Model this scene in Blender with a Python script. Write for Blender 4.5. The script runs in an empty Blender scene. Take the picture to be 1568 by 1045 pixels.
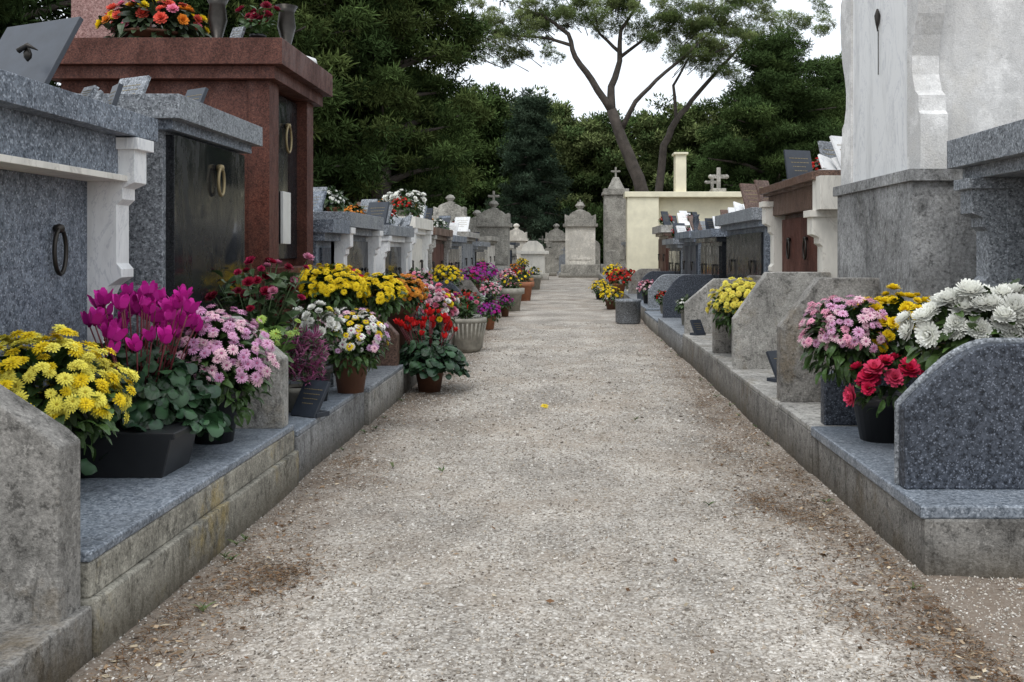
import bpy, math, random
import numpy as np
from mathutils import Vector, Matrix, Euler
rng=np.random.default_rng(7); random.seed(7)
sc=bpy.context.scene
sc.view_settings.view_transform='Standard'; sc.view_settings.look='None'; sc.view_settings.exposure=0

# ---------------------------------------------------------------- builder
class B:
    def __init__(s):
        s.V=[];s.L=[];s.S=[];s.M=[];s.C=[];s.SM=[];s.n=0;s.mats=[]
    def mi(s,m):
        if m not in s.mats: s.mats.append(m)
        return s.mats.index(m)
    def add(s,V,F,mat,col=None,smooth=False):
        V=np.asarray(V,float).reshape(-1,3)
        if isinstance(F,np.ndarray):
            loops=(F+s.n).ravel(); sizes=np.full(len(F),F.shape[1])
        else:
            loops=np.array([i+s.n for f in F for i in f]); sizes=np.array([len(f) for f in F])
        s.V.append(V);s.L.append(loops);s.S.append(sizes)
        s.M.append(np.full(len(sizes),s.mi(mat)));s.SM.append(np.full(len(sizes),smooth))
        if col is None: col=np.ones((len(V),3))
        col=np.asarray(col,float)
        if col.ndim==1: col=np.tile(col,(len(V),1))
        s.C.append(col); s.n+=len(V)
    def box(s,x0,x1,y0,y1,z0,z1,mat,col=None):
        x0,x1=min(x0,x1),max(x0,x1)
        V=[(x0,y0,z0),(x1,y0,z0),(x1,y1,z0),(x0,y1,z0),(x0,y0,z1),(x1,y0,z1),(x1,y1,z1),(x0,y1,z1)]
        F=[(0,3,2,1),(4,5,6,7),(0,1,5,4),(1,2,6,5),(2,3,7,6),(3,0,4,7)]
        s.add(V,F,mat,col)
    def obox(s,c,size,rot,mat,col=None):
        R=np.array(Euler(rot).to_matrix())
        h=np.array(size)/2
        V=np.array([(-1,-1,-1),(1,-1,-1),(1,1,-1),(-1,1,-1),(-1,-1,1),(1,-1,1),(1,1,1),(-1,1,1)])*h
        F=[(0,3,2,1),(4,5,6,7),(0,1,5,4),(1,2,6,5),(2,3,7,6),(3,0,4,7)]
        s.add(V@R.T+np.array(c),F,mat,col)
    def prism(s,poly,plane,lo,hi,mat,col=None):
        p=list(poly)
        a=sum(p[i][0]*p[(i+1)%len(p)][1]-p[(i+1)%len(p)][0]*p[i][1] for i in range(len(p)))
        if a<0: p=p[::-1]
        n=len(p)
        if plane=='xz': V=[(q[0],lo,q[1]) for q in p]+[(q[0],hi,q[1]) for q in p]
        elif plane=='yz': V=[(lo,q[0],q[1]) for q in p]+[(hi,q[0],q[1]) for q in p]
        else: V=[(q[0],q[1],lo) for q in p]+[(q[0],q[1],hi) for q in p]
        if plane=='xz':
            F=[tuple(range(n)),tuple(range(2*n-1,n-1,-1))]+[(i,i+n,(i+1)%n+n,(i+1)%n) for i in range(n)]
        else:
            F=[tuple(range(n-1,-1,-1)),tuple(range(n,2*n))]+[(i,(i+1)%n,(i+1)%n+n,i+n) for i in range(n)]
        s.add(V,F,mat,col)
    def lathe(s,prof,c,mat,n=20,col=None,smooth=True,sy=1):
        V=[];F=[];m=len(prof)
        for (r,z) in prof:
            for k in range(n):
                a=2*math.pi*k/n; V.append((c[0]+r*math.cos(a),c[1]+sy*r*math.sin(a),c[2]+z))
        for j in range(m-1):
            for k in range(n):
                F.append((j*n+k,j*n+(k+1)%n,(j+1)*n+(k+1)%n,(j+1)*n+k))
        F.append(tuple(range(n-1,-1,-1))); F.append(tuple(range((m-1)*n,m*n)))
        s.add(V,F,mat,col,smooth)
    def tube(s,pts,rad,mat,n=8,col=None,closed=False):
        pts=[Vector(p) for p in pts];V=[];F=[];m=len(pts)
        for i,p in enumerate(pts):
            if closed: t=(pts[(i+1)%m]-pts[i-1])
            else: t=pts[min(i+1,m-1)]-pts[max(i-1,0)]
            t.normalize()
            u=t.cross(Vector((0.31,0.95,0.1)));
            if u.length<.1: u=t.cross(Vector((1,0,0)))
            u.normalize(); w=t.cross(u)
            r=rad[i] if hasattr(rad,'__len__') else rad
            for k in range(n):
                a=2*math.pi*k/n
                V.append(tuple(p+r*(math.cos(a)*u+math.sin(a)*w)))
        for j in range(m if closed else m-1):
            for k in range(n):
                j2=(j+1)%m
                F.append((j*n+k,j*n+(k+1)%n,j2*n+(k+1)%n,j2*n+k))
        if not closed:
            F.append(tuple(range(n-1,-1,-1))); F.append(tuple(range((m-1)*n,m*n)))
        s.add(V,F,mat,col,True)
    def mesh(s,name):
        me=bpy.data.meshes.new(name)
        V=np.concatenate(s.V);L=np.concatenate(s.L).astype(np.int32);S=np.concatenate(s.S)
        me.vertices.add(len(V)); me.vertices.foreach_set('co',V.astype(np.float32).ravel())
        me.loops.add(len(L)); me.loops.foreach_set('vertex_index',L)
        me.polygons.add(len(S))
        st=np.concatenate([[0],np.cumsum(S)[:-1]]).astype(np.int32)
        me.polygons.foreach_set('loop_start',st)
        for m in s.mats: me.materials.append(m)
        me.update(calc_edges=True)
        me.polygons.foreach_set('material_index',np.concatenate(s.M).astype(np.int32))
        me.polygons.foreach_set('use_smooth',np.concatenate(s.SM).astype(bool))
        at=me.attributes.new('Col','FLOAT_COLOR','POINT')
        C=np.concatenate(s.C); C=np.concatenate([C,np.ones((len(C),1))],1)
        at.data.foreach_set('color',C.astype(np.float32).ravel())
        me.update()
        return me
    def done(s,name,bevel=0.0):
        me=s.mesh(name); ob=bpy.data.objects.new(name,me); sc.collection.objects.link(ob)
        if bevel>0:
            md=ob.modifiers.new('bevel','BEVEL'); md.width=bevel; md.segments=2; md.limit_method='ANGLE'; md.angle_limit=math.radians(40)
        return ob

# ---------------------------------------------------------------- materials
def newmat(name):
    m=bpy.data.materials.new(name); m.use_nodes=True
    nt=m.node_tree; p=nt.nodes['Principled BSDF']
    return m,nt,p
def N(nt,t,**k):
    n=nt.nodes.new(t)
    for a,b in k.items():
        if a in n.inputs: n.inputs[a].default_value=b
        else: setattr(n,a,b)
    return n
def ramp(nt,src,stops,interp='LINEAR'):
    r=nt.nodes.new('ShaderNodeValToRGB'); r.color_ramp.interpolation=interp
    e=r.color_ramp.elements
    while len(e)<len(stops): e.new(.5)
    for i,(p,c) in enumerate(stops):
        e[i].position=p; e[i].color=(c[0],c[1],c[2],1) if hasattr(c,'__len__') else (c,c,c,1)
    nt.links.new(src,r.inputs[0]); return r.outputs[0]
def mix(nt,fac,a,b,mode='MIX'):
    m=nt.nodes.new('ShaderNodeMix'); m.data_type='RGBA'; m.blend_type=mode
    for i,v in ((0,fac),(6,a),(7,b)):
        if hasattr(v,'links'): nt.links.new(v,m.inputs[i])
        elif hasattr(v,'__len__'): m.inputs[i].default_value=(v[0],v[1],v[2],1)
        else: m.inputs[i].default_value=v
    return m.outputs[2]
def coords(nt,scale=(1,1,1)):
    tc=nt.nodes.new('ShaderNodeTexCoord'); mp=nt.nodes.new('ShaderNodeMapping')
    mp.inputs['Scale'].default_value=scale
    nt.links.new(tc.outputs['Object'],mp.inputs[0]); return mp.outputs[0]
def noise(nt,vec,scale,detail=3,rough=.6,dist=0):
    n=N(nt,'ShaderNodeTexNoise',Scale=scale,Detail=detail,Roughness=rough,Distortion=dist); nt.links.new(vec,n.inputs['Vector']); return n.outputs['Fac']
def bump(nt,p,h,dist,strength=.6):
    b=N(nt,'ShaderNodeBump',Strength=strength,Distance=dist); nt.links.new(h,b.inputs['Height']); nt.links.new(b.outputs[0],p.inputs['Normal'])
def madd(nt,a,k,c):
    n=nt.nodes.new('ShaderNodeMath'); n.operation='MULTIPLY_ADD'; nt.links.new(a,n.inputs[0]); n.inputs[1].default_value=k
    if hasattr(c,'links'): nt.links.new(c,n.inputs[2])
    else: n.inputs[2].default_value=c
    return n.outputs[0]

def granite(name,c0,c1,c2,scale=150,rough=.35,dirt=.35,spec=.4):
    m,nt,p=newmat(name); v=coords(nt)
    vo=N(nt,'ShaderNodeTexVoronoi',Scale=scale); nt.links.new(v,vo.inputs['Vector'])
    sp=nt.nodes.new('ShaderNodeSeparateColor'); nt.links.new(vo.outputs['Color'],sp.inputs[0])
    c=ramp(nt,sp.outputs[0],[(0,c0),(.38,c1),(.72,c1),(.9,c2)],'CONSTANT')
    n2=noise(nt,v,scale*.35,2); c=mix(nt,.35,c,ramp(nt,n2,[(.35,c0),(.65,c2)]))
    d=noise(nt,coords(nt,(1.2,1.2,.6)),3.0,5,.75,.6)
    c=mix(nt,dirt,c,ramp(nt,d,[(.35,.3),(.58,1.05)]),'MULTIPLY')
    nt.links.new(c,p.inputs['Base Color'])
    nt.links.new(ramp(nt,d,[(.38,rough+.3),(.6,rough)]),p.inputs['Roughness'])
    p.inputs['Specular IOR Level'].default_value=spec
    return m
def concrete(name,c,dark=.35,stain=(.16,.12,.07),bscale=90,bd=.005,streak=.7,pitk=.8,fik=.7,grime=.75):
    m,nt,p=newmat(name); v=coords(nt)
    st=noise(nt,coords(nt,(3,3,.8)),2.2,5,.8,1.2); bg=noise(nt,v,2.6,6,.75); fi=noise(nt,v,bscale,3,.75)
    col=mix(nt,1,c,ramp(nt,bg,[(.32,dark),(.48,.78),(.68,1.22)]),'MULTIPLY')
    col=mix(nt,ramp(nt,st,[(.52,0),(.66,streak)]),col,tuple(x*.2 for x in c))
    st2=noise(nt,coords(nt,(2,2,1.6)),1.7,5,.75)
    col=mix(nt,ramp(nt,st2,[(.53,0),(.66,.55)]),col,stain)
    col=mix(nt,fik,col,ramp(nt,fi,[(.32,.4),(.68,1.3)]),'MULTIPLY')
    pit=noise(nt,v,24,4,.8)
    col=mix(nt,pitk,col,ramp(nt,pit,[(.36,.35),(.46,1.0)]),'MULTIPLY')
    col=mix(nt,ramp(nt,pit,[(.60,0),(.66,pitk*.5)]),col,tuple(min(.85,x*1.6) for x in c))
    if grime:  # damp soil splash on the lowest 15 cm of the stone
        tc=nt.nodes.new('ShaderNodeTexCoord'); sx=nt.nodes.new('ShaderNodeSeparateXYZ'); nt.links.new(tc.outputs['Object'],sx.inputs[0])
        h=madd(nt,bg,-.3,sx.outputs[2])
        col=mix(nt,ramp(nt,madd(nt,h,1,.5),[(.36,grime),(.5,0)]),col,(.07,.055,.035))
    nt.links.new(col,p.inputs['Base Color']); p.inputs['Roughness'].default_value=.9
    p.inputs['Specular IOR Level'].default_value=.2
    bump(nt,p,madd(nt,fi,1,pit),bd,.8)
    return m
def plain(name,c,rough=.5,var=.25,scale=8,metal=0,bd=0):
    m,nt,p=newmat(name); v=coords(nt); n=noise(nt,v,scale,4,.65)
    col=mix(nt,1,c,ramp(nt,n,[(.3,1-var),(.7,1+var*.4)]),'MULTIPLY')
    nt.links.new(col,p.inputs['Base Color']); p.inputs['Roughness'].default_value=rough; p.inputs['Metallic'].default_value=metal
    if bd: bump(nt,p,noise(nt,v,scale*10,3),bd)
    return m
def marble(name,c,vein,rough=.35,st=.4):
    m,nt,p=newmat(name); v=coords(nt,(1,1,.45))
    w=noise(nt,v,3.5,5,.65,1.8)
    col=mix(nt,ramp(nt,w,[(.48,0),(.5,.55),(.52,0)]),c,vein)
    d=noise(nt,coords(nt,(3,3,.8)),2,5,.7)
    col=mix(nt,st,col,ramp(nt,d,[(.33,.5),(.52,1)]),'MULTIPLY')
    nt.links.new(col,p.inputs['Base Color']); p.inputs['Roughness'].default_value=rough
    return m
def attrmat(name,rough=.6,trans=0,spec=.3):
    m,nt,p=newmat(name); a=nt.nodes.new('ShaderNodeAttribute'); a.attribute_name='Col'
    nt.links.new(a.outputs['Color'],p.inputs['Base Color']); p.inputs['Roughness'].default_value=rough
    p.inputs['Specular IOR Level'].default_value=spec
    if trans:
        t=nt.nodes.new('ShaderNodeBsdfTranslucent'); nt.links.new(a.outputs['Color'],t.inputs[0])
        ms=nt.nodes.new('ShaderNodeMixShader'); ms.inputs[0].default_value=trans
        nt.links.new(p.outputs[0],ms.inputs[1]); nt.links.new(t.outputs[0],ms.inputs[2])
        nt.links.new(ms.outputs[0],nt.nodes['Material Output'].inputs[0])
    return m
def diffmat(name):
    m=bpy.data.materials.new(name); m.use_nodes=True; nt=m.node_tree; nt.nodes.remove(nt.nodes['Principled BSDF'])
    a=nt.nodes.new('ShaderNodeAttribute'); a.attribute_name='Col'; d=nt.nodes.new('ShaderNodeBsdfDiffuse')
    nt.links.new(a.outputs['Color'],d.inputs[0]); nt.links.new(d.outputs[0],nt.nodes['Material Output'].inputs[0]); return m

G_BLUE=granite('granite_blue_grey',(.04,.05,.068),(.15,.18,.22),(.42,.46,.52),150)
G_GREY=granite('granite_grey',(.07,.078,.088),(.225,.24,.26),(.47,.5,.53),150)
G_DARK=granite('granite_dark',(.008,.01,.014),(.03,.037,.05),(.17,.19,.23),200,.35,.2,.3)
G_RED=granite('granite_red',(.04,.011,.007),(.105,.033,.021),(.16,.062,.042),170,.45,.6,.3)
G_PINK=granite('granite_pink',(.16,.07,.06),(.36,.2,.18),(.5,.33,.3),170,.3,.3)
G_BROWN=granite('granite_brown',(.04,.02,.015),(.15,.085,.06),(.26,.17,.13),160,.3,.4)
G_LEDGE=granite('granite_ledge',(.09,.11,.135),(.22,.25,.29),(.45,.49,.54),170,.3,.5)
G_BLACK=granite('granite_black_polished',(.006,.007,.008),(.011,.012,.014),(.03,.032,.036),220,.06,.05)
SLATE=plain('slate_dark',(.03,.037,.05),.4,.3,14)
MARB=marble('marble_white',(.82,.82,.81),(.52,.53,.56))
MARB2=marble('marble_cream',(.72,.69,.62),(.48,.45,.4),.5)
STUC=concrete('stucco_white',(.72,.71,.69),.86,(.6,.58,.54),120,.004,.12,.2,.3,0)
CREAM=plain('cream_paint',(.76,.71,.53),.8,.15,4)
CON=concrete('concrete_weathered',(.32,.305,.28))
CON2=concrete('concrete_pale',(.47,.455,.42),.5,(.24,.2,.14))
CON3=concrete('stone_grey',(.34,.34,.335),.4,(.14,.135,.12),60)
CONY=concrete('concrete_mossy',(.42,.395,.33),.5,(.42,.31,.1))
LIME=concrete('limestone_old',(.44,.42,.37),.5,(.15,.14,.125),40,streak=.5)
LIMEL=concrete('limestone_pale',(.74,.7,.62),.7,(.5,.46,.38),40,streak=.3,pitk=.35,fik=.4)
METAL=plain('aged_bronze',(.05,.045,.04),.4,.3,20,.8)
GOLD=plain('gilded_letters',(.3,.24,.13),.5,.2,20,.6)
TERRA=plain('terracotta',(.35,.14,.07),.8,.3,9)
PBLACK=plain('plastic_black_pot',(.012,.013,.015),.45,.3,9)
PGREY=plain('stone_pot',(.34,.32,.27),.9,.4,12,0,.002)
PBROWN=plain('brown_pot',(.13,.055,.03),.6,.3,12)
SOIL=plain('soil',(.04,.028,.018),.95,.4,30,0,.01)
BARK=plain('pine_bark',(.09,.075,.063),.95,.5,3,0,.04)
CERAM=plain('ceramic_white',(.7,.7,.68),.25,.1,6)
PETAL=attrmat('petals',.6,.2,.2)
LEAF=attrmat('leaves',.42,.12,.4)
NEED=diffmat('pine_needles')
NEEDL=attrmat('pine_needles_light',.7,.3,.15)
STONE=diffmat('gravel_stones')
LITTER=diffmat('dry_litter')

def gravelmat(name,edge=.65):
    m,nt,p=newmat(name); v=coords(nt)
    vo=N(nt,'ShaderNodeTexVoronoi',Scale=78); nt.links.new(v,vo.inputs['Vector'])
    vo2=N(nt,'ShaderNodeTexVoronoi',Scale=170); nt.links.new(v,vo2.inputs['Vector'])
    sp=nt.nodes.new('ShaderNodeSeparateColor'); nt.links.new(vo.outputs['Color'],sp.inputs[0])
    c=ramp(nt,sp.outputs[0],[(0,(.21,.185,.155)),(.3,(.36,.325,.28)),(.6,(.45,.415,.365)),(.9,(.6,.57,.52))])
    sp2=nt.nodes.new('ShaderNodeSeparateColor'); nt.links.new(vo2.outputs['Color'],sp2.inputs[0])
    c=mix(nt,.5,c,ramp(nt,sp2.outputs[0],[(0,(.15,.13,.105)),(.5,(.4,.36,.31)),(1,(.6,.565,.51))]))
    c=mix(nt,ramp(nt,vo.outputs['Distance'],[(.4,0),(.8,.6)]),c,(.13,.11,.09))
    bg=noise(nt,v,1.1,5,.7)
    c=mix(nt,ramp(nt,bg,[(.48,0),(.62,.5)]),c,(.25,.205,.16))
    bg2=noise(nt,coords(nt,(1,.6,1)),1.9,4,.65)
    c=mix(nt,.9,c,ramp(nt,bg2,[(.35,.74),(.65,1.28)]),'MULTIPLY')
    tc=nt.nodes.new('ShaderNodeTexCoord'); sx=nt.nodes.new('ShaderNodeSeparateXYZ'); nt.links.new(tc.outputs['Object'],sx.inputs[0])
    ab=nt.nodes.new('ShaderNodeMath'); ab.operation='ABSOLUTE'; nt.links.new(sx.outputs[0],ab.inputs[0])
    a2=madd(nt,noise(nt,v,2.4,5,.75),1.3,ab.outputs[0])
    a3=nt.nodes.new('ShaderNodeMath'); a3.operation='MULTIPLY'; nt.links.new(a2,a3.inputs[0]); a3.inputs[1].default_value=.5
    c=mix(nt,ramp(nt,a3.outputs[0],[(.70,0),(.95,edge)]),c,(.18,.135,.1))
    nt.links.new(c,p.inputs['Base Color']); p.inputs['Roughness'].default_value=.95; p.inputs['Specular IOR Level'].default_value=.15
    bump(nt,p,vo.outputs['Distance'],.014,-1)
    return m
GRAVEL=gravelmat('gravel')

# ---------------------------------------------------------------- templates
class T: pass
def petals(rings,center=.0,curl=.15):
    V=[];F=[];sh=[];mk=[]
    for (n,r0,L,el,w,s) in rings:
        off=random.random()
        for k in range(n):
            a=2*math.pi*(k+off)/n+random.uniform(-.08,.08); e=el+random.uniform(-.12,.12); l=L*random.uniform(.88,1.1)
            d=np.array([math.cos(a),math.sin(a),0]); sd=np.array([-math.sin(a),math.cos(a),0]); up=np.array([0,0,1.])
            o=d*r0; ax=d*math.cos(e)+up*math.sin(e); ax2=d*math.cos(e-curl*2)+up*math.sin(e-curl*2)
            mid=o+ax*l*.55; tip=mid+ax2*l*.45
            i=len(V)
            V+= [o-sd*w*.2,o+sd*w*.2,mid+sd*w*.5+up*w*.15,tip+sd*w*.26,tip-sd*w*.26,mid-sd*w*.5+up*w*.15]
            F+= [(i,i+1,i+2,i+5),(i+5,i+2,i+3,i+4)]
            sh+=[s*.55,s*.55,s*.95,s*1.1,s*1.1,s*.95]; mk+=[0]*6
    if center>0:
        i=len(V); n=8
        for k in range(n):
            a=2*math.pi*k/n; V.append(np.array([center*math.cos(a),center*math.sin(a),.04]))
        V+= [np.array([center*.5*math.cos(2*math.pi*k/n),center*.5*math.sin(2*math.pi*k/n),.16]) for k in range(n)]
        for k in range(n): F.append((i+k,i+(k+1)%n,i+n+(k+1)%n,i+n+k))
        F+=[(i+n,i+n+1,i+n+2,i+n+3),(i+n,i+n+3,i+n+4,i+n+7),(i+n+4,i+n+5,i+n+6,i+n+7)]
        sh+=[.7]*n+[1.]*n; mk+=[1]*(2*n)
    t=T(); t.V=np.array(V);t.F=np.array(F);t.sh=np.array(sh);t.mk=np.array(mk,bool); return t
MUM=petals([(15,.1,.85,.05,.28,.9),(12,.08,.72,.4,.26,1.),(9,.05,.5,.8,.24,1.05)],.14)
DAISY=petals([(15,.12,.88,.05,.26,1.),(11,.1,.7,.3,.24,1.05)],.24)
BIG=petals([(22,.08,.9,-.2,.24,.85),(22,.08,.9,.15,.24,.95),(20,.06,.84,.5,.24,1.),(16,.05,.74,.85,.24,1.05),(12,.02,.66,1.2,.22,.98)],0,-.3)
CARN=petals([(12,.05,.9,.1,.45,.75),(12,.05,.85,.45,.42,.95),(10,.03,.75,.85,.4,1.05),(7,.0,.65,1.2,.35,.9)],0,-.15)
def cyc():
    V=[];F=[];sh=[]
    for k in range(5):
        a=2*math.pi*k/5; d=np.array([math.cos(a),math.sin(a),0]); sd=np.array([-math.sin(a),math.cos(a),0]); up=np.array([0,0,1.])
        pr=[(.12,0,.14),(.34,.15,.4),(.4,.5,.62),(.5,.85,.55),(.66,1.1,.2)]
        i=len(V)
        tw=.25
        for j,(r,z,w) in enumerate(pr):
            c=d*r+up*z+sd*tw*z*.5
            V+=[c-sd*w*.5,c+sd*w*.5]; sh+=[[.4,.75,.95,1.1,1.2][j]]*2
        for j in range(4): F.append((i+2*j,i+2*j+1,i+2*j+3,i+2*j+2))
    i=len(V)
    for z,r in((-.12,.1),(.08,.17)):
        for k in range(6):
            a=2*math.pi*k/6; V.append(np.array([r*math.cos(a),r*math.sin(a),z])); sh.append(.4)
    for k in range(6): F.append((i+k,i+(k+1)%6,i+6+(k+1)%6,i+6+k))
    t=T();t.V=np.array(V);t.F=np.array(F);t.sh=np.array(sh);t.mk=np.zeros(len(V),bool);return t
CYC=cyc()
def leaf(w=.5,fold=.12,n=5):
    V=[];F=[];sh=[]
    for j in range(n+1):
        t=j/n; ww=w*math.sin(math.pi*min(1,(t*.88+.06)))**.8; x=t; z=fold*math.sin(t*math.pi)*1.2-.25*t*t
        V+=[(x,-ww/2,z+fold*ww),(x,0,z),(x,ww/2,z+fold*ww)]; sh+=[1.,.75,1.]
    for j in range(n):
        a=3*j
        F+=[(a,a+3,a+4,a+1),(a+1,a+4,a+5,a+2)]
    t=T();t.V=np.array(V,float);t.F=np.array(F);t.sh=np.array(sh);t.mk=np.zeros(len(V),bool);return t
LEAF1=leaf(.45,.12,4); LEAFN=leaf(.2,.1,3)
def heart():
    V=[(0,0,0)];sh=[.6];n=14;tri=[]
    for k in range(n):
        a=-math.pi+2*math.pi*(k+.5)/n
        r=.5*(1.0 if abs(a)<2.6 else .7)*(1+.12*(abs(a)<.5))
        V.append((.25+r*math.cos(a),r*1.0*math.sin(a),.1*math.sin(a*3)+(-.14*abs(math.cos(a))))); sh.append(.85)
    for k in range(n):
        a=-math.pi+2*math.pi*(k+.5)/n
        V.append((.15+.3*math.cos(a),.3*math.sin(a),.06)); sh.append(1.35)
    for k in range(n-1):
        tri+=[(1+k,2+k,2+n+k),(1+k,2+n+k,1+n+k),(0,1+n+k,2+n+k)]
    t=T(); t.V=np.array(V,float);t.F=np.array(tri);t.sh=np.array(sh);t.mk=np.zeros(len(V),bool);return t
HEART=heart()
def tuft(n,w,spread):
    V=[];F=[];sh=[]
    for k in range(n):
        a=2*math.pi*k/n+random.uniform(-.4,.4); e=random.uniform(spread[0],spread[1]); l=random.uniform(.7,1.1)
        d=np.array([math.cos(a)*math.cos(e),math.sin(a)*math.cos(e),math.sin(e)])
        sd=np.cross(d,np.random.RandomState(k).normal(size=3)); sd/=np.linalg.norm(sd)
        i=len(V); V+=[d*.05,d*l*.5+sd*w/2,d*l,d*l*.5-sd*w/2]; F.append((i,i+1,i+2,i+3)); sh+=[.5,.9,1.25,.9]
    t=T();t.V=np.array(V);t.F=np.array(F);t.sh=np.array(sh);t.mk=np.zeros(len(V),bool);return t
TUFT=tuft(9,.15,(-.2,1.2)); TUFTB=tuft(6,.26,(-.2,1.2)); TUFTF=tuft(8,.13,(-.1,1.3))
octv=np.array([(1,0,0),(-1,0,0),(0,1,0),(0,-1,0),(0,0,1),(0,0,-1)],float)
octf=np.array([(0,2,4),(2,1,4),(1,3,4),(3,0,4),(2,0,5),(1,2,5),(3,1,5),(0,3,5)])

def basis(Nn,spin=True):
    r=rng.normal(size=Nn.shape); t=np.cross(Nn,r); t/=np.linalg.norm(t,axis=1)[:,None]+1e-9
    b=np.cross(Nn,t); return np.stack([t,b,Nn],axis=2)
def unit(a): return a/(np.linalg.norm(a,axis=1)[:,None]+1e-9)
def scatter(b,t,pos,nrm,scale,col,mat,ccol=(.5,.35,.03),R=None,smooth=False):
    n=len(pos); 
    if n==0: return
    if R is None: R=basis(unit(nrm))
    R=R*np.broadcast_to(np.asarray(scale,float).reshape(-1,1,1),(n,1,1))
    W=np.einsum('nij,mj->nmi',R,t.V)+pos[:,None,:]
    m=len(t.V); F=(t.F[None]+(np.arange(n)*m)[:,None,None]).reshape(-1,t.F.shape[1])
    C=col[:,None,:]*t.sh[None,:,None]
    if t.mk.any(): C[:,t.mk,:]=np.array(ccol)*t.sh[t.mk][:,None]
    b.add(W.reshape(-1,3),F,mat,np.clip(C.reshape(-1,3),0,1),smooth)
def leafbasis(dirs):
    x=unit(dirs); up=np.tile([0,0,1.],(len(x),1))+rng.normal(0,.35,x.shape)
    y=unit(np.cross(up,x)); z=np.cross(x,y); return np.stack([x,y,z],axis=2)

YEL=(.86,.64,.02);YEL2=(.87,.78,.12);ORA=(.75,.26,.03);MAG=(.48,.015,.26);PINK=(.74,.41,.6);PINKH=(.76,.23,.34);RED=(.55,.014,.014);WHI=(.86,.86,.8);PUR=(.34,.03,.34);CRIM=(.6,.02,.08);DRED=(.2,.01,.03);LPIN=(.8,.53,.6)
def cols(pal,n,var=.15):
    pal=np.array(pal,float).reshape(-1,3)
    idx=(rng.random(n)*len(pal)).astype(int); c=pal[idx]*(1+rng.uniform(-var,var*.5,(n,1)))
    return np.clip(c,0,1)
def pot(b,x,y,z,r,h,mat,square=False):
    if square:
        b.prism([(x-r*.85,z),(x+r*.85,z),(x+r,z+h*.85),(x+r*1.06,z+h*.85),(x+r*1.06,z+h),(x-r*1.06,z+h),(x-r*1.06,z+h*.85),(x-r,z+h*.85)],'xz',y-r*.6,y+r*.6,mat)
    else:
        b.lathe([(r*.7,0),(r*.92,h*.8),(r*1.03,h*.8),(r*1.05,h),(r*.94,h),(r*.9,h*.9)],(x,y,z),mat,24)
        b.lathe([(r*.9,h*.86),(r*.5,h*.93)],(x,y,z),SOIL,16)
def dome(n,c,rad,low=-.35):
    k=np.arange(n)+.5; zz=1-(1-low)*k/n; ph=k*2.399963+rng.normal(0,.25,n)
    rr=np.sqrt(np.clip(1-zz*zz,0,1)); d=np.stack([rr*np.cos(ph),rr*np.sin(ph),zz],1); d=unit(d+rng.normal(0,.08,d.shape))
    lump=1+.1*np.sin(d[:,0]*5+c[0]*9)*np.cos(d[:,1]*4+c[1]*7)
    return np.array(c)+d*np.array(rad)*(lump*rng.uniform(.82,1.09,n))[:,None], unit(d/np.array(rad))
def bush(b,c,rad,n,hr,pal,t=MUM,low=-.3,cc=(.5,.36,.03),leafs=None,lc=(.06,.12,.03),ls=.06):
    pos,nr=dome(n,c,rad,low); nr=unit(nr+np.array([0,-.12,.45])+rng.normal(0,.22,nr.shape))
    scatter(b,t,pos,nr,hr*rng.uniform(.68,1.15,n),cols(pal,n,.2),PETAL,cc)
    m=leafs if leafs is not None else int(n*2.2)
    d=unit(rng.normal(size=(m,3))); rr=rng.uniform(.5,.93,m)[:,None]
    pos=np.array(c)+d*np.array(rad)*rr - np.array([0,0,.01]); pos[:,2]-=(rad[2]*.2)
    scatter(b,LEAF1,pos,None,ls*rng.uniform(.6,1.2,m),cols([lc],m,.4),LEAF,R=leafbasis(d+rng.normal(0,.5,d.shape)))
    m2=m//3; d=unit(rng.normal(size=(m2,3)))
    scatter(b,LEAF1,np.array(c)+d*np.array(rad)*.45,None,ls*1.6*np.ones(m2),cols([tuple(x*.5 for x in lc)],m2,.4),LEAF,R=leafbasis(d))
def mum(name,x,y,z,rad,pal,n=90,hr=.03,potr=.11,poth=.14,pm=PBLACK,t=MUM,cc=(.5,.36,.03),lift=0.02,**k):
    b=B(); pot(b,x,y,z,potr,poth,pm)
    cz=z+poth+rad[2]*.45+lift
    bush(b,(x,y,cz),rad,n,hr,pal,t,cc=cc,**k)
    return b.done(name)
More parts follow.
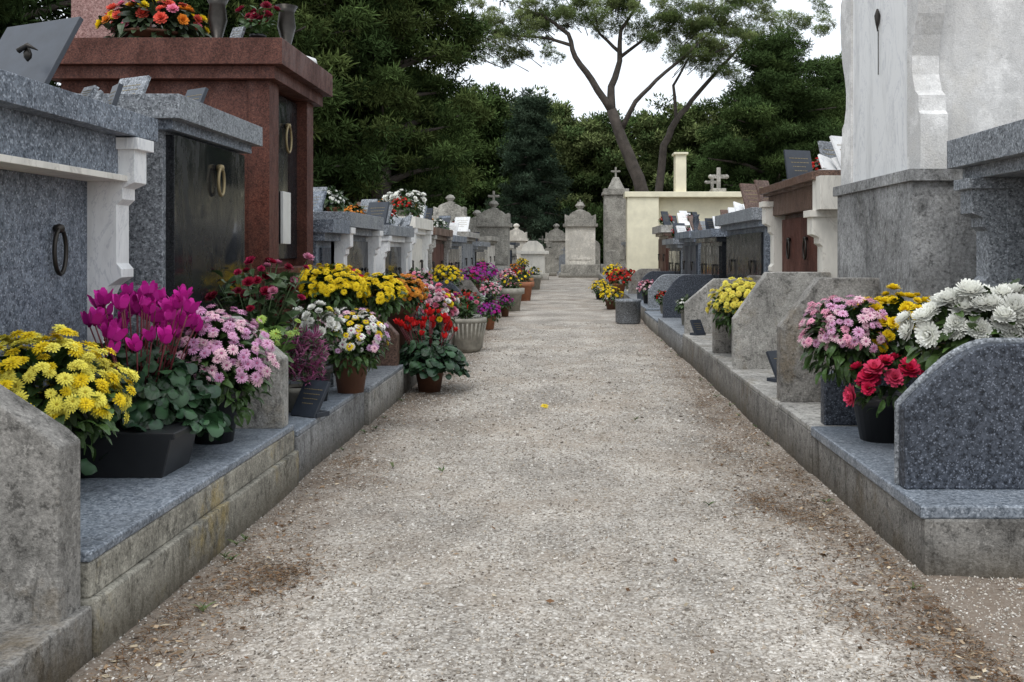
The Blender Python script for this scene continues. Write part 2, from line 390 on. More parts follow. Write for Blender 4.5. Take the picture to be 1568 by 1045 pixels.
def cyclamen(name,x,y,z,R,H,fc,nf=30,nl=90,potr=.13,poth=.16,pm=PBLACK,fs=.035,ls=.085,lh=.62):
    b=B(); pot(b,x,y,z,potr,poth,pm)
    zc=z+poth
    a=rng.uniform(0,6.28,nl); r=np.sqrt(rng.uniform(0.02,1,nl))*R; hh=(1-(r/R)**2*1.1)*H*lh+rng.uniform(-.06,.03,nl)
    pos=np.stack([x+r*np.cos(a),y+r*np.sin(a),zc+hh],1); d=np.stack([np.cos(a),np.sin(a),-.1-.6*(r/R)+rng.normal(0,.45,nl)],1)+rng.normal(0,.25,(nl,3))
    scatter(b,HEART,pos,None,ls*rng.uniform(.55,1.2,nl),cols([(.028,.07,.028),(.04,.095,.042),(.022,.055,.028)],nl,.3),LEAF,R=leafbasis(d),smooth=True)
    m=nl; a=rng.uniform(0,6.28,m); r=rng.uniform(0,.8,m)*R; pos=np.stack([x+r*np.cos(a),y+r*np.sin(a),zc+rng.uniform(-.05,.4,m)*H],1)
    scatter(b,HEART,pos,None,ls*np.ones(m),cols([(.02,.045,.02)],m,.3),LEAF,R=leafbasis(np.stack([np.cos(a),np.sin(a),-.6+0*a],1)))
    for k in range(nf):
        a=random.uniform(0,6.28); r=math.sqrt(random.random())*R*.9; h=H*random.uniform(.68,1.02)*(1-.22*(r/R)**2)
        p0=(x+r*.5*math.cos(a),y+r*.5*math.sin(a),zc+H*.2); p2=(x+r*math.cos(a),y+r*math.sin(a),zc+h)
        p1=((p0[0]+p2[0]*1.2)/2.2,(p0[1]+p2[1]*1.2)/2.2,zc+h*.7)
        b.tube([p0,p1,p2],.0028,LEAF,5,col=(.16,.03,.04))
        scatter(b,CYC,np.array([p2]),np.array([[random.uniform(-.5,.5),random.uniform(-.5,.5),1]]),np.array([fs*random.uniform(.75,1.2)]),cols([fc],1,.25),PETAL)
    return b.done(name)
def spray(b,c,R,H,n,pal,hr=.02,t=DAISY,lc=(.06,.12,.035),nl=80,ls=.07):
    for k in range(n):
        a=random.uniform(0,6.28); r=math.sqrt(random.random())*R; h=H*random.uniform(.6,1.05)
        p0=(c[0],c[1],c[2]); p2=(c[0]+r*math.cos(a),c[1]+r*math.sin(a),c[2]+h)
        b.tube([p0,((p0[0]+p2[0])/2,(p0[1]+p2[1])/2,c[2]+h*.6),p2],.0025,LEAF,4,col=lc)
        scatter(b,t,np.array([p2]),np.array([[math.cos(a)*.5,math.sin(a)*.5-.3,.8]]),np.array([hr*random.uniform(.7,1.2)]),cols(pal,1,.25),PETAL)
    a=rng.uniform(0,6.28,nl); r=np.sqrt(rng.random(nl))*R*.95; hh=rng.uniform(.1,.9,nl)*H
    pos=np.stack([c[0]+r*np.cos(a)*hh/H,c[1]+r*np.sin(a)*hh/H,c[2]+hh],1)
    scatter(b,LEAF1,pos,None,ls*rng.uniform(.6,1.2,nl),cols([lc],nl,.4),LEAF,R=leafbasis(np.stack([np.cos(a),np.sin(a),rng.uniform(-.2,1,nl)],1)))

# ---------------------------------------------------------------- ground + path
b=B(); 
S=160
b.add([(-S,-S,0),(S,-S,0),(S,S,0),(-S,S,0)],[(0,1,2,3)],GRAVEL); b.done('ground')
nx,ny=70,420
xs=np.linspace(-1.6,1.9,nx); ys=np.concatenate([np.linspace(-1,14,300),np.linspace(14.1,46,ny-300)])
def gz(x,y): return .012+.006*np.sin(x*3.1+y*1.3)*np.cos(y*2.1-x)+.004*np.sin(x*9+y*5)
X,Y=np.meshgrid(xs,ys); Zg=gz(X,Y)+.0015*rng.normal(size=X.shape); Zg=np.where(X>1.5,Zg*np.clip((1.9-X)/.4,0,1)+.001,Zg)
V=np.stack([X,Y,Zg],2).reshape(-1,3); i=np.arange(nx*ny).reshape(ny,nx)
F=np.stack([i[:-1,:-1],i[:-1,1:],i[1:,1:],i[1:,:-1]],2).reshape(-1,4)
b=B(); b.add(V,F,GRAVEL,smooth=True); b.done('gravel_path')
n=100000
yy=1/(rng.uniform(1/15.,1/1.9,n)); xx=rng.uniform(-1.5,1.55,n)
ex=rng.random(n)<.3
xx=np.where(ex&(yy<3.4),rng.uniform(1.4,3.0,n),xx)
zz=np.where(np.abs(xx)<1.5,gz(xx,yy),.003)+.001
pal=np.array([(.5,.46,.4),(.4,.365,.32),(.57,.53,.48),(.66,.63,.58),(.3,.265,.22),(.19,.165,.14),(.42,.36,.29)])
cc=pal[(rng.random(n)*7).astype(int)]*rng.uniform(.75,1.12,(n,1))
sz=rng.uniform(.0022,.0072,n)*(1+1.0*(rng.random(n)<.05))*np.clip(yy/5,.85,1.6)
pos=np.stack([xx,yy,zz],1); R=basis(unit(rng.normal(size=(n,3))*.4+[0,0,1]))
shp=octv[None]*rng.uniform(.6,1.25,(n,6,1))*np.array([1,.8,.6]); W=np.einsum('nij,nmj->nmi',R*sz[:,None,None],shp)+pos[:,None]
F=(octf[None]+(np.arange(n)*6)[:,None,None]).reshape(-1,3)
b=B(); b.add(W.reshape(-1,3),F,STONE,np.repeat(np.clip(cc,0,.8),6,axis=0)); b.done('gravel_stones')
def litter(name,pts,lmin,lmax,w,pal):
    n=len(pts); a=rng.uniform(0,6.28,n); l=rng.uniform(lmin,lmax,n); el=rng.uniform(-.1,.35,n)
    d=np.stack([np.cos(a)*np.cos(el),np.sin(a)*np.cos(el),np.sin(el)],1); sd=np.stack([-np.sin(a),np.cos(a),rng.uniform(-.5,.5,n)],1)
    p=np.array(pts); ww=(w*rng.uniform(.6,1.3,n))[:,None]
    V=np.stack([p-d*l[:,None]/2,p+sd*ww/2,p+d*l[:,None]/2,p-sd*ww/2],1).reshape(-1,3)
    F=np.arange(n*4).reshape(-1,4); c=np.repeat(cols(pal,n,.4),4,axis=0)
    b=B(); b.add(V,F,LITTER,c); return b.done(name)
def edgepts(n,x0,sgn,spread,y0,y1):
    y=1/rng.uniform(1/y1,1/y0,n); x=x0+sgn*np.abs(rng.normal(0,spread,n)); return np.stack([x,y,gz(x,y)+rng.uniform(.003,.014,n)],1)
def blob(n,x,y,sx,sy):
    px=rng.normal(x,sx,n);py=rng.normal(y,sy,n); return np.stack([px,py,gz(px,py)+rng.uniform(.003,.014,n)],1)
br=[(.14,.08,.045),(.21,.13,.075),(.08,.05,.03),(.27,.19,.12)]
clumps=np.concatenate([blob(170,random.uniform(.75,1.1),random.uniform(2.8,9),.05,.09) for k in range(22)]+[blob(110,random.uniform(-1.15,-.9),random.uniform(2.6,9),.05,.1) for k in range(16)])
litter('pine_needle_litter',np.concatenate([edgepts(3500,-1.22,1,.10,2,20),edgepts(6500,1.15,-1,.15,2.5,20),clumps,blob(1700,-.98,3.3,.09,.14),blob(1300,.84,4.6,.12,.8),blob(1200,-1.0,7.0,.16,.5),blob(700,.9,6.5,.12,.6),
   np.stack([rng.uniform(1.1,2.8,2600),rng.uniform(2.3,3.3,2600),rng.uniform(.006,.016,2600)],1),
   np.stack([rng.uniform(-1.2,1.2,900),1/rng.uniform(1/14,1/2.4,900),np.full(900,.02)],1)]),.012,.04,.003,br)
litter('dry_leaves',np.concatenate([edgepts(300,-1.2,1,.12,2.3,20),edgepts(520,1.13,-1,.15,2.5,20),blob(70,.8,4.2,.15,.5),blob(60,-1.0,3.3,.1,.15),np.stack([rng.uniform(1.1,2.6,120),rng.uniform(2.4,3.3,120),np.full(120,.014)],1),
   np.stack([rng.uniform(-1.1,1.1,110),1/rng.uniform(1/14,1/2.4,110),np.full(110,.022)],1)]),.012,.034,.013,br+[(.4,.3,.2),(.5,.42,.3)])
b=B(); scatter(b,DAISY,np.array([[-.165,6.9,.03]]),np.array([[.1,-.3,1]]),np.array([.03]),np.array([YEL]),PETAL); b.done('fallen_yellow_flower')
b=B(); 
for (x,y) in [(-.88,5.0),(.43,6.4),(-1.1,3.0),(-.62,4.9),(.6,4.25)]+[(random.choice([-1.2,1.13])+random.uniform(-.03,.03),random.uniform(2.8,14)) for k in range(34)]:
    m=9; a=rng.uniform(0,6.28,m); scatter(b,LEAFN,np.tile([x,y,.015],(m,1)),None,rng.uniform(.012,.045,m),cols([(.08,.14,.04),(.12,.15,.05)],m),LEAF,R=leafbasis(np.stack([np.cos(a),np.sin(a),a*0+.9],1)))
b.done('weed_sprouts')

# ---------------------------------------------------------------- ledges and dividers
def ledge(s,y0,y1,d0,z,body,top=None,tz=.03,dback=1.95,step=None,ov=.0,name='tomb_ledge'):
    b=B()
    zt=z-tz if top else z
    if step: 
        b.box(s*(d0-.02),s*dback,y0,y1,-.05,step,body); b.box(s*d0,s*dback,y0+.004,y1-.004,step,zt,body)
    else: b.box(s*d0,s*dback,y0,y1,-.05,zt,body)
    if top: b.box(s*(d0-ov),s*dback,y0+.006,y1-.006,zt,z,top)
    return b.done(name,.007)
def divider(s,y,th,d0,d1,z0,zf,zb,dk,mat,arc=False,name='divider_wall',pts=None):
    p=[(d0,z0),(d0,zf)]
    if pts: p+=pts
    elif arc:
        for k in range(1,15):
            t=k/14; p.append((d0+(dk-d0)*t, zf+(zb-zf)*math.sin(t*math.pi/2)))
    else: p.append((dk,zb))
    p+= [(d1,zb),(d1,z0)]
    b=B(); b.prism([(s*q[0],q[1]) for q in p],'xz',y,y+th,mat); return b.done(name,.008)
ledge(-1,.6,2.66,1.27,.155,CON,name='concrete_kerb')
ledge(-1,2.662,4.66,1.28,.295,CONY,G_LEDGE,.03,step=.17)
ledge(-1,4.665,6.2,1.27,.26,CON3,G_LEDGE,.03)
ledge(-1,6.205,7.5,1.24,.25,CON2,G_GREY,.03)
ys_=[7.505,9.6,11.5,13.0,15.2,17.5,20,23,27,32,38]
for i in range(len(ys_)-1): ledge(-1,ys_[i]+.005,ys_[i+1],1.22+random.uniform(-.03,.03),.22+random.uniform(-.03,.03),random.choice([CON,CON2,CON3]),random.choice([None,G_GREY,G_LEDGE]))
divider(-1,2.53,.12,1.295,1.95,.12,.6,.90,1.72,CON,pts=[(1.33,.632),(1.48,.73),(1.65,.84),(1.75,.90)])
divider(-1,4.52,.11,1.30,1.9,.29,.61,.80,1.52,CON2)
divider(-1,7.4,.09,1.27,1.9,.24,.48,.68,1.55,G_BROWN,arc=True)
divider(-1,6.15,.06,1.45,1.9,.25,.5,.62,1.6,G_GREY)
divider(-1,8.9,.09,1.3,1.9,.2,.5,.8,1.5,G_DARK,arc=True)
for y,m in [(10.6,G_GREY),(12.4,G_DARK),(14.4,CON),(16.5,G_GREY),(19,CON),(22,G_GREY),(25,CON2)]: divider(-1,y,.1,1.28,1.9,.2,.48,.72,1.5,m,arc=random.random()<.5)
ledge(1,3.32,4.85,1.19,.25,CON,G_LEDGE,.045,ov=.012)
ledge(1,4.855,5.62,1.18,.25,CON,CON2,.03)
ledge(1,5.625,7.2,1.17,.25,CON,CON2,.03)
ledge(1,7.205,10.2,1.17,.26,CON,CON2,.03)
ys_=[10.205,12.8,15,17.5,20.5,24,28,33,38]
for i in range(len(ys_)-1): ledge(1,ys_[i]+.005,ys_[i+1],1.17+random.uniform(-.03,.03),.23+random.uniform(-.03,.03),random.choice([CON,CON2,CON3]),random.choice([None,G_GREY,G_LEDGE]))
divider(1,3.55,.07,1.2,2.0,.25,.54,.77,1.55,G_DARK,arc=True)
divider(1,3.621,.02,1.19,2.0,.25,.55,.785,1.54,G_GREY,arc=True)
divider(1,4.86,.08,1.25,1.95,.25,.49,.56,1.45,G_DARK)
divider(1,5.62,.12,1.2,1.9,.2,.67,.95,1.42,CON)
divider(1,7.2,.12,1.2,1.9,.2,.61,.95,1.44,CON2)
divider(1,8.2,.10,1.2,1.9,.2,.6,.9,1.5,CON)
divider(1,10.2,.12,1.2,1.9,.22,.57,.82,1.5,CON2)
divider(1,12.8,.1,1.22,1.9,.2,.5,.8,1.5,G_DARK,arc=True)
for y,m in [(15.2,G_GREY),(17.6,G_DARK),(20.2,CON),(23,G_GREY),(27,CON2)]: divider(1,y,.1,1.22,1.9,.2,.5,.75,1.5,m,arc=random.random()<.6)

# ---------------------------------------------------------------- tomb parts
def scroll(b,s,dback,y0,y1,z0,z1,mat,w=.2):
    H=z1-z0
    f=[(w,1),(w,.84),(w*.75,.82),(w*.75,.78),(w*.62,.76),(w*.62,.55),(w*.72,.53),(w*.72,.5),(w*.45,.47),(w*.32,.42),(w*.28,.36),(w*.34,.27),(w*.55,.17),(w*.75,.09),(w*.9,.04),(w*.95,0)]
    p=[(0-.05,1)]+f+[(-.05,0)]
    b.prism([(s*(dback-q[0]),z0+q[1]*H) for q in p],'xz',y0,y1,mat)
    b.box(s*(dback-w*1.12),s*(dback+.02),y0-.02,y1+.02,z1-.05,z1-.001,mat)
def ring(b,s,d,y,z,r=.05,mat=None,oval=1.5):
    mat=mat or METAL
    pts=[(s*(d-.025),y+r*math.cos(t),z+r*oval*math.sin(t)) for t in np.linspace(0,2*math.pi,20,endpoint=False)]
    b.tube(pts,.009,mat,8,closed=True)
    b.lathe([(.001,-.02),(.018,-.014),(.022,0),(.018,.014),(.001,.02)],(s*(d-.02),y,z+r*oval),mat,10)
def letters(b,s,d,y0,y1,z,mat=GOLD,h=.018):
    y=y0
    while y<y1:
        w=random.uniform(.006,.014)
        b.box(s*(d-.003),s*(d+.01),y,y+w,z,z+h*random.choice([.8,1,1]),mat); y+=w+random.choice([.006,.006,.02])
def tomb(name,s,y0,y1,H,body,face,slab=None,df=1.75,db=3.0,th=.1,z0=.2,handles=2,sc_mat=None,zface=None,text=True):
    b=B(); slab=slab or body
    b.box(s*(df+.14),s*(db-.04),y0+.05,y1-.05,z0,H-th-.06,body)
    b.box(s*(df+.07),s*(db-.02),y0+.02,y1-.02,H-th-.06,H-th,body)
    b.box(s*df,s*db,y0,y1,H-th,H,slab)
    b.box(s*(df+.06),s*(db-.01),y0+.02,y1-.02,z0-.1,z0+.12,body)
    b.box(s*(df+.118),s*(df+.2),y0+.14,y1-.14,z0+.16,H-th-.11,face)
    for k in range(handles):
        ring(b,s,df+.115,y0+(y1-y0)*((k+.5)/handles if handles>1 else .5),z0+.16+(H-th-z0-.27)*.62,.04)
    if text:
        for k in range(3): letters(b,s,df+.118,y0+.35,y1-.35,z0+.45-.06*k)
    if sc_mat:
        scroll(b,s,df+.145,y0+.05,y0+.17,z0+.12,H-th-.005,sc_mat,.13); scroll(b,s,df+.145,y1-.17,y1-.05,z0+.12,H-th-.005,sc_mat,.13)
    return b.done(name,.006)
def plaque(name,x,y,z,w,h,yaw,tilt,mat,base=True,txt=True):
    b=B(); b.obox((x,y,z+h*.5*math.cos(tilt)),(w,.02,h),(-tilt,0,yaw),mat)
    R=np.array(Euler((-tilt,0,yaw)).to_matrix())
    if txt:
        for k in range(4):
            xo=-w*(.36-.05*k); 
            while xo<w*(.36-.05*k):
                lw=random.uniform(.04,.12)*w
                c=np.array([x,y,z+h*.5*math.cos(tilt)])+R@np.array([xo+lw/2,-.0105,h*(.24-.13*k)]); b.obox(tuple(c),(lw,.003,h*.022),(-tilt,0,yaw),GOLD); xo+=lw+.02*w
    if base: b.obox((x,y,z+.012),(w*1.05,.09,.024),(0,0,yaw),mat)
    return b.done(name,.002)
def vase(name,x,y,z,h,mat):
    b=B(); b.lathe([(h*.18,0),(h*.2,.02),(h*.09,h*.12),(h*.2,h*.55),(h*.16,h*.85),(h*.24,h),(h*.2,h*.98)],(x,y,z),mat,18); return b.done(name)

s=-1; b=B()
b.box(-1.82,-3.2,2.0,4.42,1.585,1.685,G_BLUE)
b.box(-1.9,-3.15,2.05,4.30,1.42,1.585,G_BLUE)
b.box(-1.86,-3.15,2.03,4.32,1.395,1.42,MARB2)
b.box(-2.03,-3.1,2.1,4.22,.2,1.395,G_BLUE)
b.box(-1.95,-3.1,2.05,4.35,.2,.4,G_BLUE)
scroll(b,-1,2.03,4.2,4.32,.4,1.58,MARB,.2)
scroll(b,-1,2.03,2.12,2.24,.4,1.39,MARB,.2)
ring(b,-1,2.03,3.93,1.10,.045,METAL,2.0); ring(b,-1,2.03,2.9,1.10,.045,METAL,2.0)
b.done('blue_granite_tomb',.006)
plaque('memorial_plaque',-2.16,3.95,1.69,.44,.38,-.45,.5,SLATE,txt=False)
b=B()
b.lathe([(.002,-.03),(.014,-.015),(.016,0),(.01,.018),(.002,.03)],(-2.08,3.83,1.86),METAL,10)
b.tube([(-2.11,3.82,1.87),(-2.07,3.81,1.89),(-2.03,3.81,1.87)],[.012,.01,.002],METAL,6); b.done('bronze_bird_ornament')
def book(name,x,y,z,w,mat,yaw=0):
    b=B(); b.obox((x-w*.24*math.cos(yaw),y,z+w*.25),(w*.5,.02,w*.5),(-.6,.25,yaw),mat); b.obox((x+w*.24*math.cos(yaw),y,z+w*.25),(w*.5,.02,w*.5),(-.6,-.25,yaw),mat); b.obox((x,y+.02,z+.012),(w,.08,.024),(0,0,yaw),mat); b.done(name,.003)
book('book_plaque',-2.1,4.28,1.69,.2,G_GREY,-.3)
plaque('memorial_plaque',-1.98,4.33,1.69,.11,.14,-.9,.3,SLATE)
plaque('memorial_plaque',-1.96,4.05,1.69,.10,.09,-.7,.5,G_GREY)
b=B()
b.box(-1.75,-3.1,4.48,5.7,1.70,1.81,G_GREY)
b.box(-1.80,-3.05,4.53,5.66,1.655,1.70,G_BLUE)
b.box(-1.86,-3.0,4.56,5.64,.2,1.655,G_GREY)
b.box(-1.82,-1.90,4.60,5.60,.32,1.64,G_BLACK)
ring(b,-1,1.82,5.15,1.46,.042,GOLD,1.7)
b.box(-1.8,-3.02,4.55,5.65,.2,.31,G_BLUE)
b.done('black_granite_tomb',.006)
plaque('memorial_plaque',-2.25,5.1,1.81,.22,.2,-.5,.4,G_GREY); plaque('memorial_plaque',-2.0,5.3,1.81,.16,.17,-.6,.4,SLATE)
b=B()
b.box(-1.74,-3.25,6.05,7.35,2.24,2.40,G_RED)
b.box(-1.80,-3.2,6.10,7.3,2.16,2.24,G_RED)
b.box(-1.95,-3.15,6.3,7.22,.9,2.16,G_RED)
b.box(-1.85,-1.98,6.16,6.36,1.0,2.16,G_RED); b.box(-1.85,-1.98,7.05,7.22,1.0,2.16,G_RED)
b.box(-1.98,-3.15,6.18,6.3,1.0,2.16,G_RED)
b.box(-1.92,-2.0,6.362,7.048,1.05,2.14,G_BLACK)
b.box(-1.72,-3.2,6.12,7.35,.82,1.0,G_RED)
b.box(-1.76,-3.15,6.16,7.3,.2,.82,G_RED)
ring(b,-1,1.92,6.75,1.86,.06,GOLD,1.5)
b.box(-1.895,-1.915,6.62,6.8,1.15,1.5,CERAM)
b.done('red_granite_tomb',.008)
b=B()
p=[(-2.72,2.4),(-2.72,2.75)]+[(-2.97+.25*math.cos(t),2.75+.28*math.sin(t)) for t in np.linspace(.2,2.9,10)]+[(-3.25,2.75),(-3.25,2.4)]
b.prism(p,'xz',6.5,6.6,G_PINK); b.done('pink_granite_headstone',.01)
b=B(); pot(b,-2.62,6.3,2.4,.2,.07,PBROWN)
bush(b,(-2.62,6.3,2.52),(.3,.22,.17),60,.045,[ORA,YEL,(.75,.12,.08),PINKH],CARN,low=-.05,lc=(.05,.08,.035),leafs=320,ls=.09)
b.done('flower_basket')
b=B(); spray(b,(-1.98,6.35,2.42),.12,.22,14,[DRED,(.3,.02,.05)],.04,CARN,nl=60); pot(b,-1.98,6.35,2.4,.05,.08,PBLACK); b.done('dark_red_flower_pot')
vase('memorial_vase',-2.22,6.3,2.4,.3,METAL); vase('memorial_vase',-1.84,6.5,2.4,.3,METAL)
plaque('memorial_plaque',-2.1,6.3,2.4,.1,.13,-.5,.4,G_GREY)
b=B(); b.lathe([(.09,0),(.1,.02),(.09,.05),(.03,.07),(.005,.075)],(-1.86,6.98,2.4),CERAM,16); b.done('ceramic_bowl')
tomb('grey_granite_tomb',-1,8.0,9.45,1.42,G_GREY,G_BLACK,th=.12,sc_mat=MARB)
tomb('grey_granite_tomb',-1,7.42,7.98,1.34,G_BLUE,G_DARK,th=.1,handles=1,text=False)
tomb('white_marble_tomb',-1,9.7,11.3,1.36,MARB,G_BLACK,G_GREY,sc_mat=MARB)
tomb('white_marble_tomb',-1,11.4,12.9,1.50,MARB,MARB2,MARB2,th=.13,sc_mat=MARB)
tomb('brown_granite_tomb',-1,13.1,15.1,1.42,G_BROWN,G_RED,sc_mat=CON2)
tomb('dark_granite_tomb',-1,15.3,17.2,1.35,G_BLUE,G_BLACK)
tomb('grey_granite_tomb',-1,17.5,19.6,1.45,CON2,G_GREY)
tomb('grey_granite_tomb',-1,20,22.4,1.3,G_GREY,G_BLACK)
tomb('limestone_tomb',-1,23,25.5,1.45,LIME,LIMEL)
tomb('limestone_tomb',-1,29,32,1.3,LIMEL,LIME)
tomb('dark_granite_tomb',-1,33,36,1.4,G_DARK,G_BLACK)
for (sx,y0,y1,H,m) in [(-1,8.2,10,1.5,G_GREY),(-1,11,13,1.7,CON2),(-1,14,16.5,1.6,G_BLUE),(1,10,12,1.5,CON2),(1,13,16,1.6,G_GREY),(1,18,21,1.6,LIME)]:
    tomb('grey_tomb',sx,y0,y1,H,m,G_BLACK,df=4.4,db=5.6)
b=B()
b.box(1.84,3.2,3.36,4.84,1.50,1.636,G_GREY)
b.box(1.90,3.15,3.4,4.80,1.44,1.50,G_GREY)
b.box(2.35,3.1,3.45,4.60,.25,1.44,SLATE)
b.box(2.03,3.1,4.60,4.78,.25,1.44,G_GREY)
b.box(1.94,3.1,3.4,4.80,.25,.42,G_GREY)
scroll(b,1,2.07,4.61,4.75,.42,1.44,G_GREY,.2); scroll(b,1,2.07,3.45,3.6,.42,1.44,G_GREY,.2)
ring(b,1,2.34,4.15,1.15,.05,METAL,1.6)
b.done('grey_granite_tomb',.006)
b=B()
b.box(1.757,3.2,5.08,6.5,.2,1.46,CON3)
b.box(1.735,3.2,5.05,6.53,1.46,1.52,CON3)
b.box(1.70,3.2,5.0,6.56,.2,.55,CON3)
sw=[(1.52,.0),(1.80,.0),(1.82,.03),(1.90,.03),(1.93,.08),(2.02,.12),(2.12,.125),(2.22,.09),(2.32,.04),(2.45,.005),(2.6,-.015),(2.72,.0),(2.78,.06),(2.95,.08),(3.05,.12),(3.3,.12)]
b.prism([(5.06+d,z) for z,d in sw]+[(5.26,3.3),(5.26,1.52)],'yz',1.79,1.93,STUC)
b.prism([(6.54-d,z) for z,d in sw]+[(6.30,3.3),(6.30,1.52)],'yz',1.79,1.93,STUC)
b.prism([(5.262,1.52),(5.262,3.28),(5.5,3.45),(6.06,3.45),(6.298,3.28),(6.298,1.52)],'yz',1.80,1.93,MARB)
b.box(1.931,3.15,5.2,6.4,1.52,3.32,STUC)
b.box(1.86,3.2,5.14,6.46,3.32,3.42,STUC)
b.tube([(1.79,5.75,2.38),(1.79,5.75,2.12)],.003,METAL,6)
b.tube([(1.785,5.75,2.5),(1.785,5.75,2.46),(1.785,5.75,2.42),(1.785,5.75,2.37)],[.006,.018,.012,.002],METAL,8)
b.done('white_marble_stele_tomb',.006)
b=B()
b.box(1.80,3.1,7.2,9.2,1.60,1.69,G_BROWN); b.box(1.76,1.798,7.2,9.2,1.62,1.68,G_BROWN)
b.box(1.84,3.05,7.25,9.15,1.42,1.60,G_BROWN)
b.box(1.95,3.0,7.3,9.1,.25,1.42,G_BROWN)
b.box(1.9,2.0,7.55,8.85,.45,1.38,G_RED)
b.box(1.79,3.0,7.08,7.3,1.40,1.64,MARB2)
scroll(b,1,1.97,7.22,7.38,.3,1.40,MARB2,.2); scroll(b,1,1.97,8.95,9.1,.3,1.55,MARB2,.2)
b.box(1.85,3.0,7.2,9.2,.2,.4,G_BROWN)
ring(b,1,1.9,7.9,1.12,.045,METAL,1.8); ring(b,1,1.9,8.5,1.12,.045,METAL,1.8)
b.done('brown_marble_tomb',.006)
tomb('dark_granite_tomb',1,9.5,11.9,1.52,G_BLUE,G_BLACK,G_GREY,th=.12)
tomb('black_granite_tomb',1,12.2,14.2,1.38,G_BLACK,G_BLACK,G_BLUE)
tomb('grey_granite_tomb',1,14.4,16.4,1.4,G_BLUE,G_DARK,G_BLUE)
tomb('grey_granite_tomb',1,16.6,18.6,1.32,G_GREY,G_BLACK,G_GREY)
tomb('brown_granite_tomb',1,18.8,20.8,1.6,G_BROWN,G_RED,CON2,th=.14)
tomb('limestone_tomb',1,26,28.5,1.35,LIMEL,LIME)
tomb('grey_granite_tomb',1,30,33,1.4,G_GREY,G_DARK)
b=B(); b.box(1.3,2.0,22.0,22.3,0,2.3,CREAM); b.box(1.3,6.5,22.3,22.55,0,2.3,CREAM); b.box(1.25,6.55,21.95,22.6,2.3,2.42,CREAM)
b.box(2.38,2.62,22.1,22.5,2.42,3.25,CREAM); b.box(2.34,2.66,22.05,22.55,3.25,3.3,CREAM); b.done('cream_wall',.01)

def cross(b,x,y,z,h,mat,arms=True):
    w=h*.16
    b.box(x-w/2,x+w/2,y-w*.4,y+w*.4,z,z+h,mat); b.box(x-h*.33,x-w/2-.001,y-w*.4,y+w*.4,z+h*.55,z+h*.55+w,mat); b.box(x+w/2+.001,x+h*.33,y-w*.4,y+w*.4,z+h*.55,z+h*.55+w,mat)
    for dx in (-h*.33,h*.33): b.lathe([(.01,-w*.6),(w*.6,-w*.2),(w*.6,w*.2),(.01,w*.6)],(x+dx,y,z+h*.55+w/2),mat,8)
def monument(name,x,y,w,H,mat,crossh=0,mat2=None,pyramid=False):
    b=B(); m2=mat2 or mat; z=0
    for k,(ww,h) in enumerate([(1.25,.2),(1.12,.35)]):
        b.box(x-w*ww/2,x+w*ww/2,y-w*ww/2,y+w*ww/2,z,z+h,mat); z+=h
    top=H-crossh-w*.55
    b.box(x-w*.43,x+w*.43,y-w*.43,y+w*.43,z,top-.12,m2)
    b.box(x-w*.33,x+w*.33,y-w*.435-.02,y-w*.435,z+.2,top-.35,m2)
    b.box(x-w*.5,x+w*.5,y-w*.5,y+w*.5,top-.12,top,mat)
    b.box(x-w*.45,x+w*.45,y-w*.45,y+w*.45,top,top+w*.12,mat)
    zz=top+w*.12
    if pyramid:
        b.add([(x-w*.3,y-w*.3,zz),(x+w*.3,y-w*.3,zz),(x+w*.3,y+w*.3,zz),(x-w*.3,y+w*.3,zz),(x-w*.1,y-w*.1,H-crossh),(x+w*.1,y-w*.1,H-crossh),(x+w*.1,y+w*.1,H-crossh),(x-w*.1,y+w*.1,H-crossh)],[(0,1,5,4),(1,2,6,5),(2,3,7,6),(3,0,4,7),(4,5,6,7)],mat)
    else:
        b.prism([(x-w*.45,zz),(x-w*.45,zz+w*.15)]+[(x+w*.32*math.cos(t),zz+w*.1+w*.16*math.sin(t)) for t in np.linspace(math.pi,0,9)]+[(x+w*.45,zz+w*.15),(x+w*.45,zz)],'xz',y-w*.4,y+w*.4,mat)
        b.lathe([(w*.08,0),(w*.16,.02),(w*.06,w*.06),(w*.15,w*.16),(w*.09,w*.24),(.01,w*.27)],(x,y,zz+w*.25),mat,12)
    if crossh: cross(b,x,y,H-crossh-w*.05,crossh,mat)
    return b.done(name,.012)
monument('stone_monument',-2.3,19.4,.66,2.15,LIME)
monument('stone_monument',-2.1,28,1.0,2.85,LIME,.4)
monument('stone_monument',.5,42,1.45,3.35,LIME,.3,LIMEL)
monument('stone_monument',2.05,43,1.2,4.8,LIME,.5,pyramid=True)
monument('stone_monument',2.7,38,.8,2.9,LIMEL,0)
monument('stone_monument',-3.3,36,1.1,2.5,LIME,0)
monument('stone_monument',-2.4,46,1.1,2.3,LIMEL,0)
monument('stone_monument',-.6,50,1.2,2.4,LIME,0)
monument('stone_monument',3.9,27,.8,3.2,LIME,.5)
b=B()
b.box(-1.95,-.75,37.6,38.6,0,.25,LIMEL); b.box(-1.8,-.9,37.7,38.5,.25,1.0,MARB2); b.box(-1.95,-.75,37.6,38.6,1.0,1.12,MARB2)
b.prism([(-1.8,1.12),(-1.7,1.35),(-1.5,1.5),(-1.2,1.5),(-1.0,1.35),(-.9,1.12)],'xz',37.8,38.3,MARB2); b.done('white_altar_tomb',.01)
